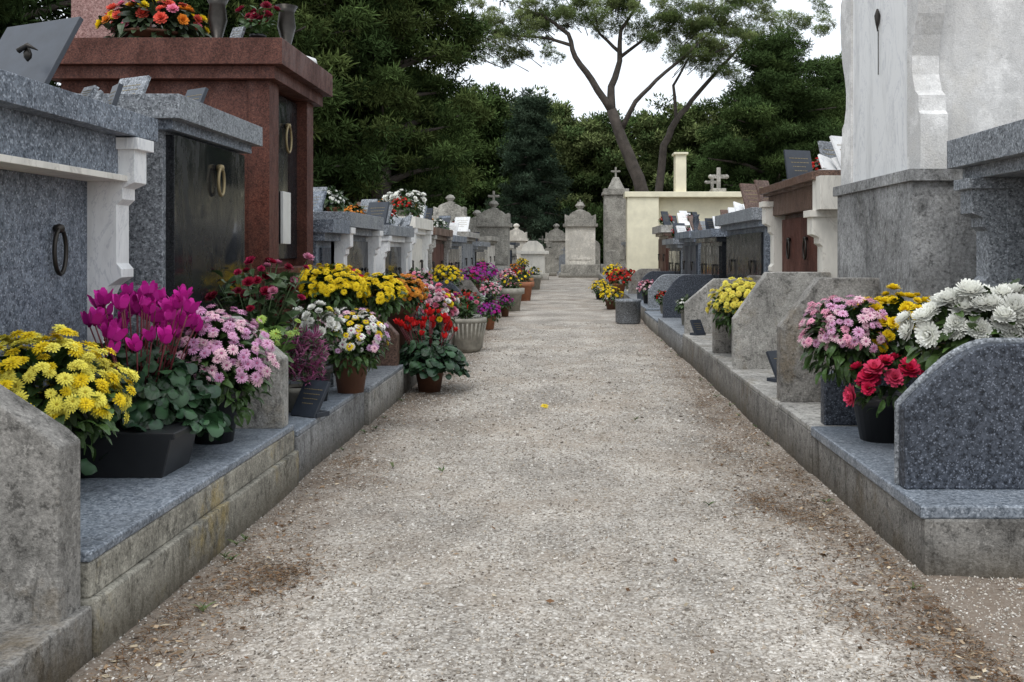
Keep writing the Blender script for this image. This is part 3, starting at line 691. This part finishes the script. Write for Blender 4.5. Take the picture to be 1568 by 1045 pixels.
for j,(x,y,h,m) in enumerate([(-1.6,40,1.2,G_GREY),(-.9,44,1.4,LIME),(-2.8,42,1.5,G_DARK),(1.6,36,1.3,LIME),(-.2,46,1.1,G_GREY),(3.3,34,1.5,LIME),(-3.4,30,1.6,G_GREY),(-2.9,24,1.6,G_BLUE),(-4.3,22,1.8,LIME),(4.6,30,1.8,LIME),(-1.3,50,1.6,LIME),(1.2,50,1.9,LIME)]):
    b=B(); w=h*.42
    b.box(x-w*.65,x+w*.65,y-.25,y+.35,0,.18,m); 
    b.prism([(x-w/2,.18),(x-w/2,h*.72)]+[(x+w/2*math.cos(t),h*.72+w*.4*math.sin(t)) for t in np.linspace(math.pi,0,9)][1:-1]+[(x+w/2,h*.72),(x+w/2,.18)],'xz',y,y+.16,m)
    if j%3==1: cross(b,x,y+.08,h*.72+w*.38,h*.3,m)
    b.done('stone_headstone',.01)
b=B(); cross(b,3.35,22.2,2.42,.55,LIME); b.box(3.2,3.5,22.05,22.5,2.42,2.5,LIME); b.done('stone_cross',.01)

# ---------------------------------------------------------------- flowers
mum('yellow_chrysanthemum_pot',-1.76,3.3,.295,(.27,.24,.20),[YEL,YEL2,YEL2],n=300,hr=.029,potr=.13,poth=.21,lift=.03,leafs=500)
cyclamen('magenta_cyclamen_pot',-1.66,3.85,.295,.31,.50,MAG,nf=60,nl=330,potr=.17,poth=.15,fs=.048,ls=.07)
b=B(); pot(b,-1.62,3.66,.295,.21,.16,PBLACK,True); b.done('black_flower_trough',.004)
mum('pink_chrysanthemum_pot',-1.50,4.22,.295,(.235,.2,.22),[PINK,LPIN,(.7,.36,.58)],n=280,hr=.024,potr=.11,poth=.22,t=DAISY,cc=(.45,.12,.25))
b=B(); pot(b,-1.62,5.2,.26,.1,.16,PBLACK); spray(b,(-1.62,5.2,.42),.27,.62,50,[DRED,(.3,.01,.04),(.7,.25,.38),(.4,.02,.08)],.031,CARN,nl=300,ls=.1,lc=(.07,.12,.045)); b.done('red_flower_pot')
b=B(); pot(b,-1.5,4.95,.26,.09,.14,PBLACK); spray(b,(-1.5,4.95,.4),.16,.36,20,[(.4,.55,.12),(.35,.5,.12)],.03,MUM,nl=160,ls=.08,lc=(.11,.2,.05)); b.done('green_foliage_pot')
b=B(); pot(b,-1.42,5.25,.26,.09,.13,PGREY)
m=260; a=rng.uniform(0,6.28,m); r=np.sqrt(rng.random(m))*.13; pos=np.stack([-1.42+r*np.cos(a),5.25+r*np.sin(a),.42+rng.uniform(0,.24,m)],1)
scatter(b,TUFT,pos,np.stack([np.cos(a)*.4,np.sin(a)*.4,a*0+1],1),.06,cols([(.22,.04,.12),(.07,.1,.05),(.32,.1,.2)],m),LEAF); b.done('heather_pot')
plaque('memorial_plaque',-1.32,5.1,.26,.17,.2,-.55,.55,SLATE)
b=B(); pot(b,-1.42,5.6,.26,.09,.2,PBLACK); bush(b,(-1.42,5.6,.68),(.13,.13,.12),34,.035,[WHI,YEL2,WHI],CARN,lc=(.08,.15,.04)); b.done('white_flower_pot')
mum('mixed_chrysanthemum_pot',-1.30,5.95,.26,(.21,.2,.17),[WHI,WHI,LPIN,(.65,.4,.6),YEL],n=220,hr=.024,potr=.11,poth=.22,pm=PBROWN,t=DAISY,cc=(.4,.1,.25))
b=B(); pot(b,-1.45,6.6,.26,.12,.34,PBROWN); bush(b,(-1.56,6.5,.87),(.24,.2,.14),190,.03,[YEL],MUM); bush(b,(-1.27,6.7,.82),(.16,.2,.13),120,.03,[YEL],MUM); b.done('yellow_chrysanthemum_pot')
mum('orange_chrysanthemum_pot',-1.38,8.1,.24,(.24,.22,.14),[ORA,(.75,.34,.05)],n=190,hr=.028,potr=.13,poth=.44,pm=PBROWN)
cyclamen('red_cyclamen_pot',-1.08,7.75,.012,.29,.40,RED,nf=30,nl=200,potr=.12,poth=.2,pm=PBROWN,fs=.042,ls=.08)
b=B(); pot(b,-1.5,7.0,.25,.1,.3,PBLACK); spray(b,(-1.55,7.1,.55),.2,.4,34,[RED,CRIM],.035,CARN,nl=160); b.done('red_flower_pot')
mum('pink_white_flower_pot',-1.28,9.3,.22,(.22,.2,.2),[PINKH,WHI,LPIN,YEL],n=110,hr=.038,potr=.12,poth=.25,t=CARN)
cyclamen('red_cyclamen_pot',-1.3,8.6,.22,.2,.3,RED,nf=16,nl=60,potr=.1,poth=.15)
b=B(); b.lathe([(.13,0),(.17,.05),(.2,.32),(.215,.33),(.215,.37),(.18,.37),(.17,.33)],(-1.1,10.8,.01),PGREY,28); 
for k in range(26):
    a=2*math.pi*k/26; b.tube([(-1.1+.145*math.cos(a),10.8+.145*math.sin(a),.04),(-1.1+.205*math.cos(a),10.8+.205*math.sin(a),.33)],.012,PGREY,5)
spray(b,(-1.1,10.8,.33),.22,.3,10,[MAG,PINKH],.03,CARN,nl=120,ls=.09); b.done('stone_planter')
names={0:('yellow_chrysanthemum_pot',[YEL]),1:('magenta_flower_pot',[MAG,PUR]),2:('red_flower_pot',[RED]),3:('pink_flower_pot',[PINKH,LPIN]),4:('orange_flower_pot',[ORA]),5:('white_flower_pot',[WHI])}
def fp(k,x,y,z,R,poth=.18,pm=None,t=MUM):
    nm,pal=names[k]; R=R*.84; mum(nm,x,y,z,(R,R,R*.75),pal,n=70,hr=R*.15,potr=R*.55,poth=poth,pm=pm or random.choice([PBLACK,TERRA,PBROWN,PGREY]),t=t,leafs=130)
for a in [(3,-1.35,10.0,.22,.2),(0,-1.55,12.6,.5,.25),(4,-1.4,11.4,.3,.18),(2,-1.3,11.8,.22,.18),(1,-1.4,14.6,.45,.25),(2,-1.35,13.0,.22,.2),(1,-1.1,13.8,.02,.2),(3,-1.25,15.5,.22,.22),(1,-1.5,17.8,.45,.28),(5,-1.3,17,.22,.18),
          (3,-1.2,19,.2,.22),(3,-1.3,21,.3,.25),(2,-1.3,24,.3,.22),(0,-1.35,29,.5,.22),(4,-1.4,26,.4,.2),(1,-1.05,16.5,.02,.17),(2,-1.45,15.9,.4,.2),(3,-1.5,9.9,.55,.18)]: fp(*a)
for x,y,m_,w_ in [(-1.5,9.7,SLATE,.22),(-1.38,12.1,G_GREY,.2),(-1.5,13.6,SLATE,.24),(-1.45,8.4,SLATE,.2),(-1.35,14.9,MARB,.2),(-1.5,16.3,SLATE,.24),(-1.4,18.6,G_GREY,.24),(-1.6,11.0,SLATE,.26),(-1.6,6.0,SLATE,.2)]: plaque('memorial_plaque',x,y,.24,w_,w_*1.25,-.5,.4,m_)
for x,y in [(-1.0,22),(-1.12,25),(-.98,28.5),(-1.05,18.2)]:
    b=B(); b.lathe([(.16,0),(.2,.3),(.25,.32),(.25,.42),(.2,.42),(.19,.36)],(x,y,.01),random.choice([PGREY,TERRA]),20); bush(b,(x,y,.52),(.2,.2,.16),14,.035,[YEL,MAG][int(y)%2:][:1],lc=(.06,.12,.04),leafs=150); b.done('stone_planter')
b=B(); pot(b,1.42,4.5,.25,.14,.2,PBLACK)
bush(b,(1.24,4.45,.73),(.19,.2,.17),190,.024,[LPIN,PINK,(.8,.36,.48)],DAISY,cc=(.45,.12,.25))
bush(b,(1.50,4.5,.74),(.21,.18,.17),110,.034,[YEL],CARN)
bush(b,(1.38,4.25,.53),(.16,.1,.12),20,.05,[CRIM,(.8,.08,.18)],CARN)
b.done('mixed_flower_pot')
b=B(); pot(b,1.66,3.95,.25,.14,.3,G_GREY)
bush(b,(1.68,3.9,.79),(.32,.2,.16),70,.06,[WHI],BIG,lc=(.09,.16,.04),leafs=260,ls=.09,low=-.15)
b.done('white_chrysanthemum_pot')
mum('yellow_chrysanthemum_pot',1.38,7.85,.25,(.25,.24,.19),[YEL2,(.85,.72,.12)],n=240,hr=.03,potr=.12,poth=.33)
b=B(); b.lathe([(.16,0),(.19,.03),(.19,.33),(.2,.33),(.2,.37),(.17,.37),(.165,.3)],(.9,15,.01),G_GREY,28); b.lathe([(.165,.3),(.1,.31)],(.9,15,.01),SOIL,16); b.done('granite_planter')
for a in [(0,.80,18.6,.02,.25),(2,.98,19.2,.3,.28),(0,.72,22.5,.02,.26),(3,1.3,16.3,.25,.2),(2,1.3,21,.3,.25),(0,.95,21,.4,.26),(2,1.3,13.6,.25,.12),(1,1.4,24,.3,.25),(5,1.35,11.5,.25,.12)]: fp(*a)
plaque('memorial_plaque',1.42,6.55,.25,.22,.22,.6,.5,SLATE); plaque('memorial_plaque',1.38,8.9,.26,.16,.18,.6,.5,G_BROWN); plaque('memorial_plaque',1.3,10.0,.26,.13,.17,.6,.5,SLATE)
plaque('memorial_plaque',1.32,7.4,.26,.14,.17,.6,.5,SLATE)
top=[(-1,8.0,9.4,1.42),(-1,9.8,11.2,1.36),(-1,11.5,12.8,1.5),(-1,13.2,15,1.42),(-1,15.4,17.1,1.35),(-1,17.6,19.5,1.45),(-1,20.2,22.2,1.3),(1,7.3,9.1,1.69),(1,9.6,11.8,1.52),(1,12.3,14.1,1.38),(1,14.5,16.3,1.4),(1,16.7,18.5,1.32),(1,18.9,20.7,1.6)]
for (s,y0,y1,H) in top:
    for k in range(10):
        y=random.uniform(y0,y1); x=s*random.uniform(1.88,2.6)
        r=random.random()
        if r<.58: plaque('memorial_plaque',x,y,H,random.uniform(.18,.3),random.uniform(.2,.33),s*random.uniform(.2,.9),random.uniform(.2,.5),random.choice([G_GREY,SLATE,G_BLUE,MARB,G_BROWN,SLATE]))
        elif r<.63: vase('memorial_vase',x,y,H,random.uniform(.2,.3),random.choice([G_DARK,G_GREY,MARB2]))
        elif r<.74: book('book_plaque',x,y,H,.28,random.choice([G_GREY,MARB]),s*.5)
        else:
            kk=random.choice([2,3,5,0,2,3] if s>0 else [3,5,2,4]); fp(kk,x,y,H,random.uniform(.11,.16),.08)
b=B(); bush(b,(-1.95,11.9,1.72),(.24,.2,.1),44,.04,[WHI],CARN); pot(b,-1.95,11.9,1.5,.1,.16,PGREY); b.done('white_flower_pot')

# ---------------------------------------------------------------- trees
def tuftcloud(b,centers,radii,nper,size,pal,t=TUFT,up=.5,mat=None):
    n=len(centers); C=np.repeat(np.array(centers),nper,axis=0); Rr=np.repeat(np.array(radii),nper,axis=0)
    d=unit(rng.normal(size=C.shape)); rad=rng.random((len(C),1))**.45
    pos=C+d*Rr*rad
    base=np.repeat(cols(pal,n,.45),nper,axis=0)
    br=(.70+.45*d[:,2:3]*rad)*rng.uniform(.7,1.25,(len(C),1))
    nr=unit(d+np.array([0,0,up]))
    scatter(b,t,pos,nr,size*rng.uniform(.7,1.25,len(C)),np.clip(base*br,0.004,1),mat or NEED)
def limb(b,pts,r0,r1,n=7):
    P=[]
    for i in range(len(pts)-1):
        a=Vector(pts[i]);c=Vector(pts[i+1])
        for k in range(3):
            t=k/3; P.append(a.lerp(c,t)+Vector((random.uniform(-1,1),random.uniform(-1,1),0))*r0*.2*(1 if k else 0))
    P.append(Vector(pts[-1])); m=len(P)
    b.tube(P,[r0+(r1-r0)*i/(m-1) for i in range(m)],BARK,n)
def pine(name,x,y,H,zlow,R,nb,pal,size=.26,nper=60,shape='round',link=True,t=TUFT,dens=1.0,sub=.55):
    b=B(); limb(b,[(x,y,-.1),(x+.15,y,H*.35),(x-.1,y+.1,H*.7),(x,y,H*.97)],.022*H+.05,.03)
    cs=[];rs=[]
    for k in range(nb):
        t_=(k+.5)/nb; z=zlow+(H-zlow)*t_
        if shape=='cone': rr=R*(1-t_)**.85+.2
        elif shape=='round': rr=R*math.sqrt(max(.03,1-(abs(t_-.42)/.62)**2.2))
        elif shape=='layer': rr=R*math.sqrt(max(.05,1-t_**1.8))*random.uniform(.7,1.1)
        a=k*2.4+random.uniform(-.4,.4); rr*=random.uniform(.65,1.18)
        dz={'cone':-.15,'round':.15,'layer':.05}[shape]*rr
        e=(x+rr*math.cos(a),y+rr*math.sin(a),z+dz)
        limb(b,[(x,y,z-.25*rr*.5),(x+rr*.5*math.cos(a),y+rr*.5*math.sin(a),z+dz*.4),e],.012*H*(1-t_)+.03,.015,5)
        for f in np.linspace(.35,1.0,max(2,int(rr/.6))):
            for q in range(2):
                cs.append((x+rr*f*math.cos(a)+random.gauss(0,.28*sub*2),y+rr*f*math.sin(a)+random.gauss(0,.28*sub*2),z+dz*f+random.gauss(0,.2)))
                s_=sub*random.uniform(.6,1.25); rs.append((s_,s_,s_*(.42 if shape=='layer' else .5)))
    tuftcloud(b,cs,rs,int(nper*dens),size,pal,t)
    return b.done(name)
PG=[(.105,.16,.052),(.15,.2,.065),(.07,.115,.04)]
PD=[(.055,.09,.034),(.075,.12,.042)]
PM=[(.15,.2,.07),(.2,.245,.095),(.1,.15,.055)]
PL=[(.25,.33,.11),(.32,.39,.15),(.17,.25,.08)]
PB=[(.06,.095,.06),(.085,.125,.08)]
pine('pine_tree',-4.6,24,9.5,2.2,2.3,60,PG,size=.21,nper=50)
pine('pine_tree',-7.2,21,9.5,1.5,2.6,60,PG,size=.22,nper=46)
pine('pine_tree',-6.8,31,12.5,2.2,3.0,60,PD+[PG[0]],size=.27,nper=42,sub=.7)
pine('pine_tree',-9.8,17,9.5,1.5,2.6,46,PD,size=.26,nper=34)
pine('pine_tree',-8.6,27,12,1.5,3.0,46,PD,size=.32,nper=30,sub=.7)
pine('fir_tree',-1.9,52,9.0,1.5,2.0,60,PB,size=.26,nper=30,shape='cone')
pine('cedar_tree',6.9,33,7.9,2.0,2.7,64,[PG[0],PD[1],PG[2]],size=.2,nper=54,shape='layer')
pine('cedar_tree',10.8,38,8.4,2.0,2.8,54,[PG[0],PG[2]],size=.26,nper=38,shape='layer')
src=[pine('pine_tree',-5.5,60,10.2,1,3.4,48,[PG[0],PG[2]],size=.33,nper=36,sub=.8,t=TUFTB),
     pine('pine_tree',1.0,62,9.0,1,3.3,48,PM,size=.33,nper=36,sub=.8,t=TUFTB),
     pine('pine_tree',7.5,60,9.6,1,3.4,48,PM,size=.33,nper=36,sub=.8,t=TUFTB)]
orig=[(-5.5,60),(1.0,62),(7.5,60)]
for i,(x,y,k,rot,s_) in enumerate([(-2.2,66,2,1.,1.12),(4.6,66,0,2.,.95),(11.5,58,1,.7,1.05),(15,62,0,1.5,1.05),(-11,62,1,2.5,1.3),(-16,58,2,.3,1.2),(20,56,2,2.2,1.1),(-22,52,0,.9,1.2),(26,50,1,1.1,1.15),(-28,44,2,1.9,1.1),(14,46,0,2.8,.8),(22,38,2,.4,1.),(28,28,1,2.1,1.),(-14,36,1,1.3,1.1),(-20,30,0,2.4,1.),(2.5,74,2,4.,.95),(-7,74,0,5.,1.2),(9,74,1,3.3,1.1),(18,20,0,1.2,.8)]):
    ob=bpy.data.objects.new('pine_tree',src[k].data); sc.collection.objects.link(ob)
    ox,oy=orig[k]; M=Matrix.Translation((x,y,0))@Matrix.Rotation(rot,4,'Z')@Matrix.Scale(s_,4)@Matrix.Translation((-ox,-oy,0)); ob.matrix_world=M
b=B(); cs=[];rs=[]
for k in range(150):
    x=random.uniform(-16,18); cs.append((x,random.uniform(53,57),random.uniform(.4,3.4))); rs.append((.9,.9,.7))
tuftcloud(b,cs,rs,60,.34,PD+[PG[2]],TUFTB); b.done('hedge')
b=B(); y=45
limb(b,[(3.7,y,-.2),(3.5,y,2.5),(3.3,y,3.9),(2.75,y,5.4),(1.95,y,7.5)],.38,.24,10)
limb(b,[(1.95,y,7.45),(1.05,y-.3,8.8),(.3,y-.5,9.8),(.0,y-.6,10.8),(-1.0,y-.8,11.5),(-2.2,y-1,11.9)],.18,.04,8)
limb(b,[(1.95,y,7.45),(1.95,y+.3,8.6),(2.35,y+.5,9.8),(2.4,y+.6,11.2),(3.3,y+.6,12.6)],.21,.05,8)
limb(b,[(2.4,y,6.6),(3.0,y-.4,7.8),(3.9,y-.8,8.7),(5.2,y-1,9.8),(6.3,y-1.2,10.8)],.13,.04,8)
limb(b,[(.1,y-.6,10.3),(-.9,y-.2,10.7),(-2.2,y+.3,10.9),(-3.4,y+.4,11.1)],.08,.03,6)
limb(b,[(2.38,y+.6,10.2),(1.5,y+1,11.1),(.9,y+1.3,12)],.09,.03,6)
limb(b,[(2.4,y+.5,10.0),(3.6,y+1,11),(4.8,y+1.2,11.6)],.09,.03,6)
limb(b,[(5.1,y-1,9.7),(6.2,y-.2,9.9),(7.3,y+.2,10.4)],.06,.03,6)
cs=[];rs=[]
for (cx,cz,rx,rz,nn) in [(-2.6,11.5,1.6,.6,28),(-.8,12.1,1.6,.6,22),(-3.9,10.6,1.2,.7,24),(1.0,12.4,1.9,.6,22),(3.3,12.5,1.8,.6,22),(5.2,11.7,1.6,.7,26),(6.9,10.9,1.5,.7,24),(.7,11.7,.9,.35,8),(2.6,11.4,1.1,.35,9),(-1.7,10.4,1.1,.4,9),(4.6,10.9,1.2,.45,11),(7.6,12.0,1.5,.6,12),(0,14,3.2,.6,22),(4,14,2.8,.6,18),(6.0,9.9,1.1,.35,8)]:
    for q in range(nn):
        cs.append((cx+random.uniform(-1,1)*rx,y+random.uniform(-1.8,1.8),cz+random.uniform(-1,1)*rz)); s_=random.uniform(.3,.6); rs.append((s_,s_,s_*.5))
        if q%3==0:
            c=cs[-1]; b.tube([(c[0]*.8+2*.2,y,c[2]-.7),c],[.022,.01],BARK,4)
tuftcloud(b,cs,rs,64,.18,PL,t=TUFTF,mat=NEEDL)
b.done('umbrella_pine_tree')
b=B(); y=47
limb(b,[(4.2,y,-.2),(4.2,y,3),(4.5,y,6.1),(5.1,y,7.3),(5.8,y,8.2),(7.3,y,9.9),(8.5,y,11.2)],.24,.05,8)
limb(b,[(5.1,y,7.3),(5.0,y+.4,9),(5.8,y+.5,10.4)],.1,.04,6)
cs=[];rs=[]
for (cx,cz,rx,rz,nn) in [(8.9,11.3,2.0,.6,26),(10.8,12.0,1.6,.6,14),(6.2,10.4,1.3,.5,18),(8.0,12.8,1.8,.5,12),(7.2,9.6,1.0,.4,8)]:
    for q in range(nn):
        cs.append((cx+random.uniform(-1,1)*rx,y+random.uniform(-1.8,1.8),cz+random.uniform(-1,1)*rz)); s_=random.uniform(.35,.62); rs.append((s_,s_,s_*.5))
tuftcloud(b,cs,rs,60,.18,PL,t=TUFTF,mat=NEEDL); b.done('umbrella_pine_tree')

# ---------------------------------------------------------------- light, world, camera
w=bpy.data.worlds.new('World'); sc.world=w; w.use_nodes=True; nt=w.node_tree
bg=nt.nodes['Background']; bg.inputs[1].default_value=.145
sky=nt.nodes.new('ShaderNodeTexSky'); sky.sky_type='NISHITA'; sky.sun_disc=False
el,rot=math.radians(55),math.radians(200); sky.sun_elevation=el; sky.sun_rotation=rot; sky.dust_density=3
tc=nt.nodes.new('ShaderNodeTexCoord'); nz=nt.nodes.new('ShaderNodeTexNoise'); nz.inputs['Scale'].default_value=2.2; nz.inputs['Detail'].default_value=3
nt.links.new(tc.outputs['Generated'],nz.inputs['Vector'])
cl=ramp(nt,nz.outputs['Fac'],[(.3,(8.2,8.8,9.5)),(.7,(10.4,10.9,11.5))])
nt.links.new(mix(nt,.9,sky.outputs[0],cl),bg.inputs[0])
sd=bpy.data.lights.new('sun','SUN'); sd.energy=1.3; sd.angle=math.radians(28); sd.color=(1,.98,.96)
so=bpy.data.objects.new('sun',sd); sc.collection.objects.link(so)
dv=Vector((math.sin(rot)*math.cos(el),math.cos(rot)*math.cos(el),math.sin(el))); so.rotation_euler=dv.to_track_quat('Z','Y').to_euler()
cd=bpy.data.cameras.new('camera'); co=bpy.data.objects.new('camera',cd); sc.collection.objects.link(co); sc.camera=co
cd.lens=35; cd.sensor_width=36; cd.shift_x=-.055; cd.shift_y=-.0875; cd.clip_end=500; cd.clip_start=.05
co.location=(0,0,1.1); co.rotation_euler=(math.pi/2,0,0)
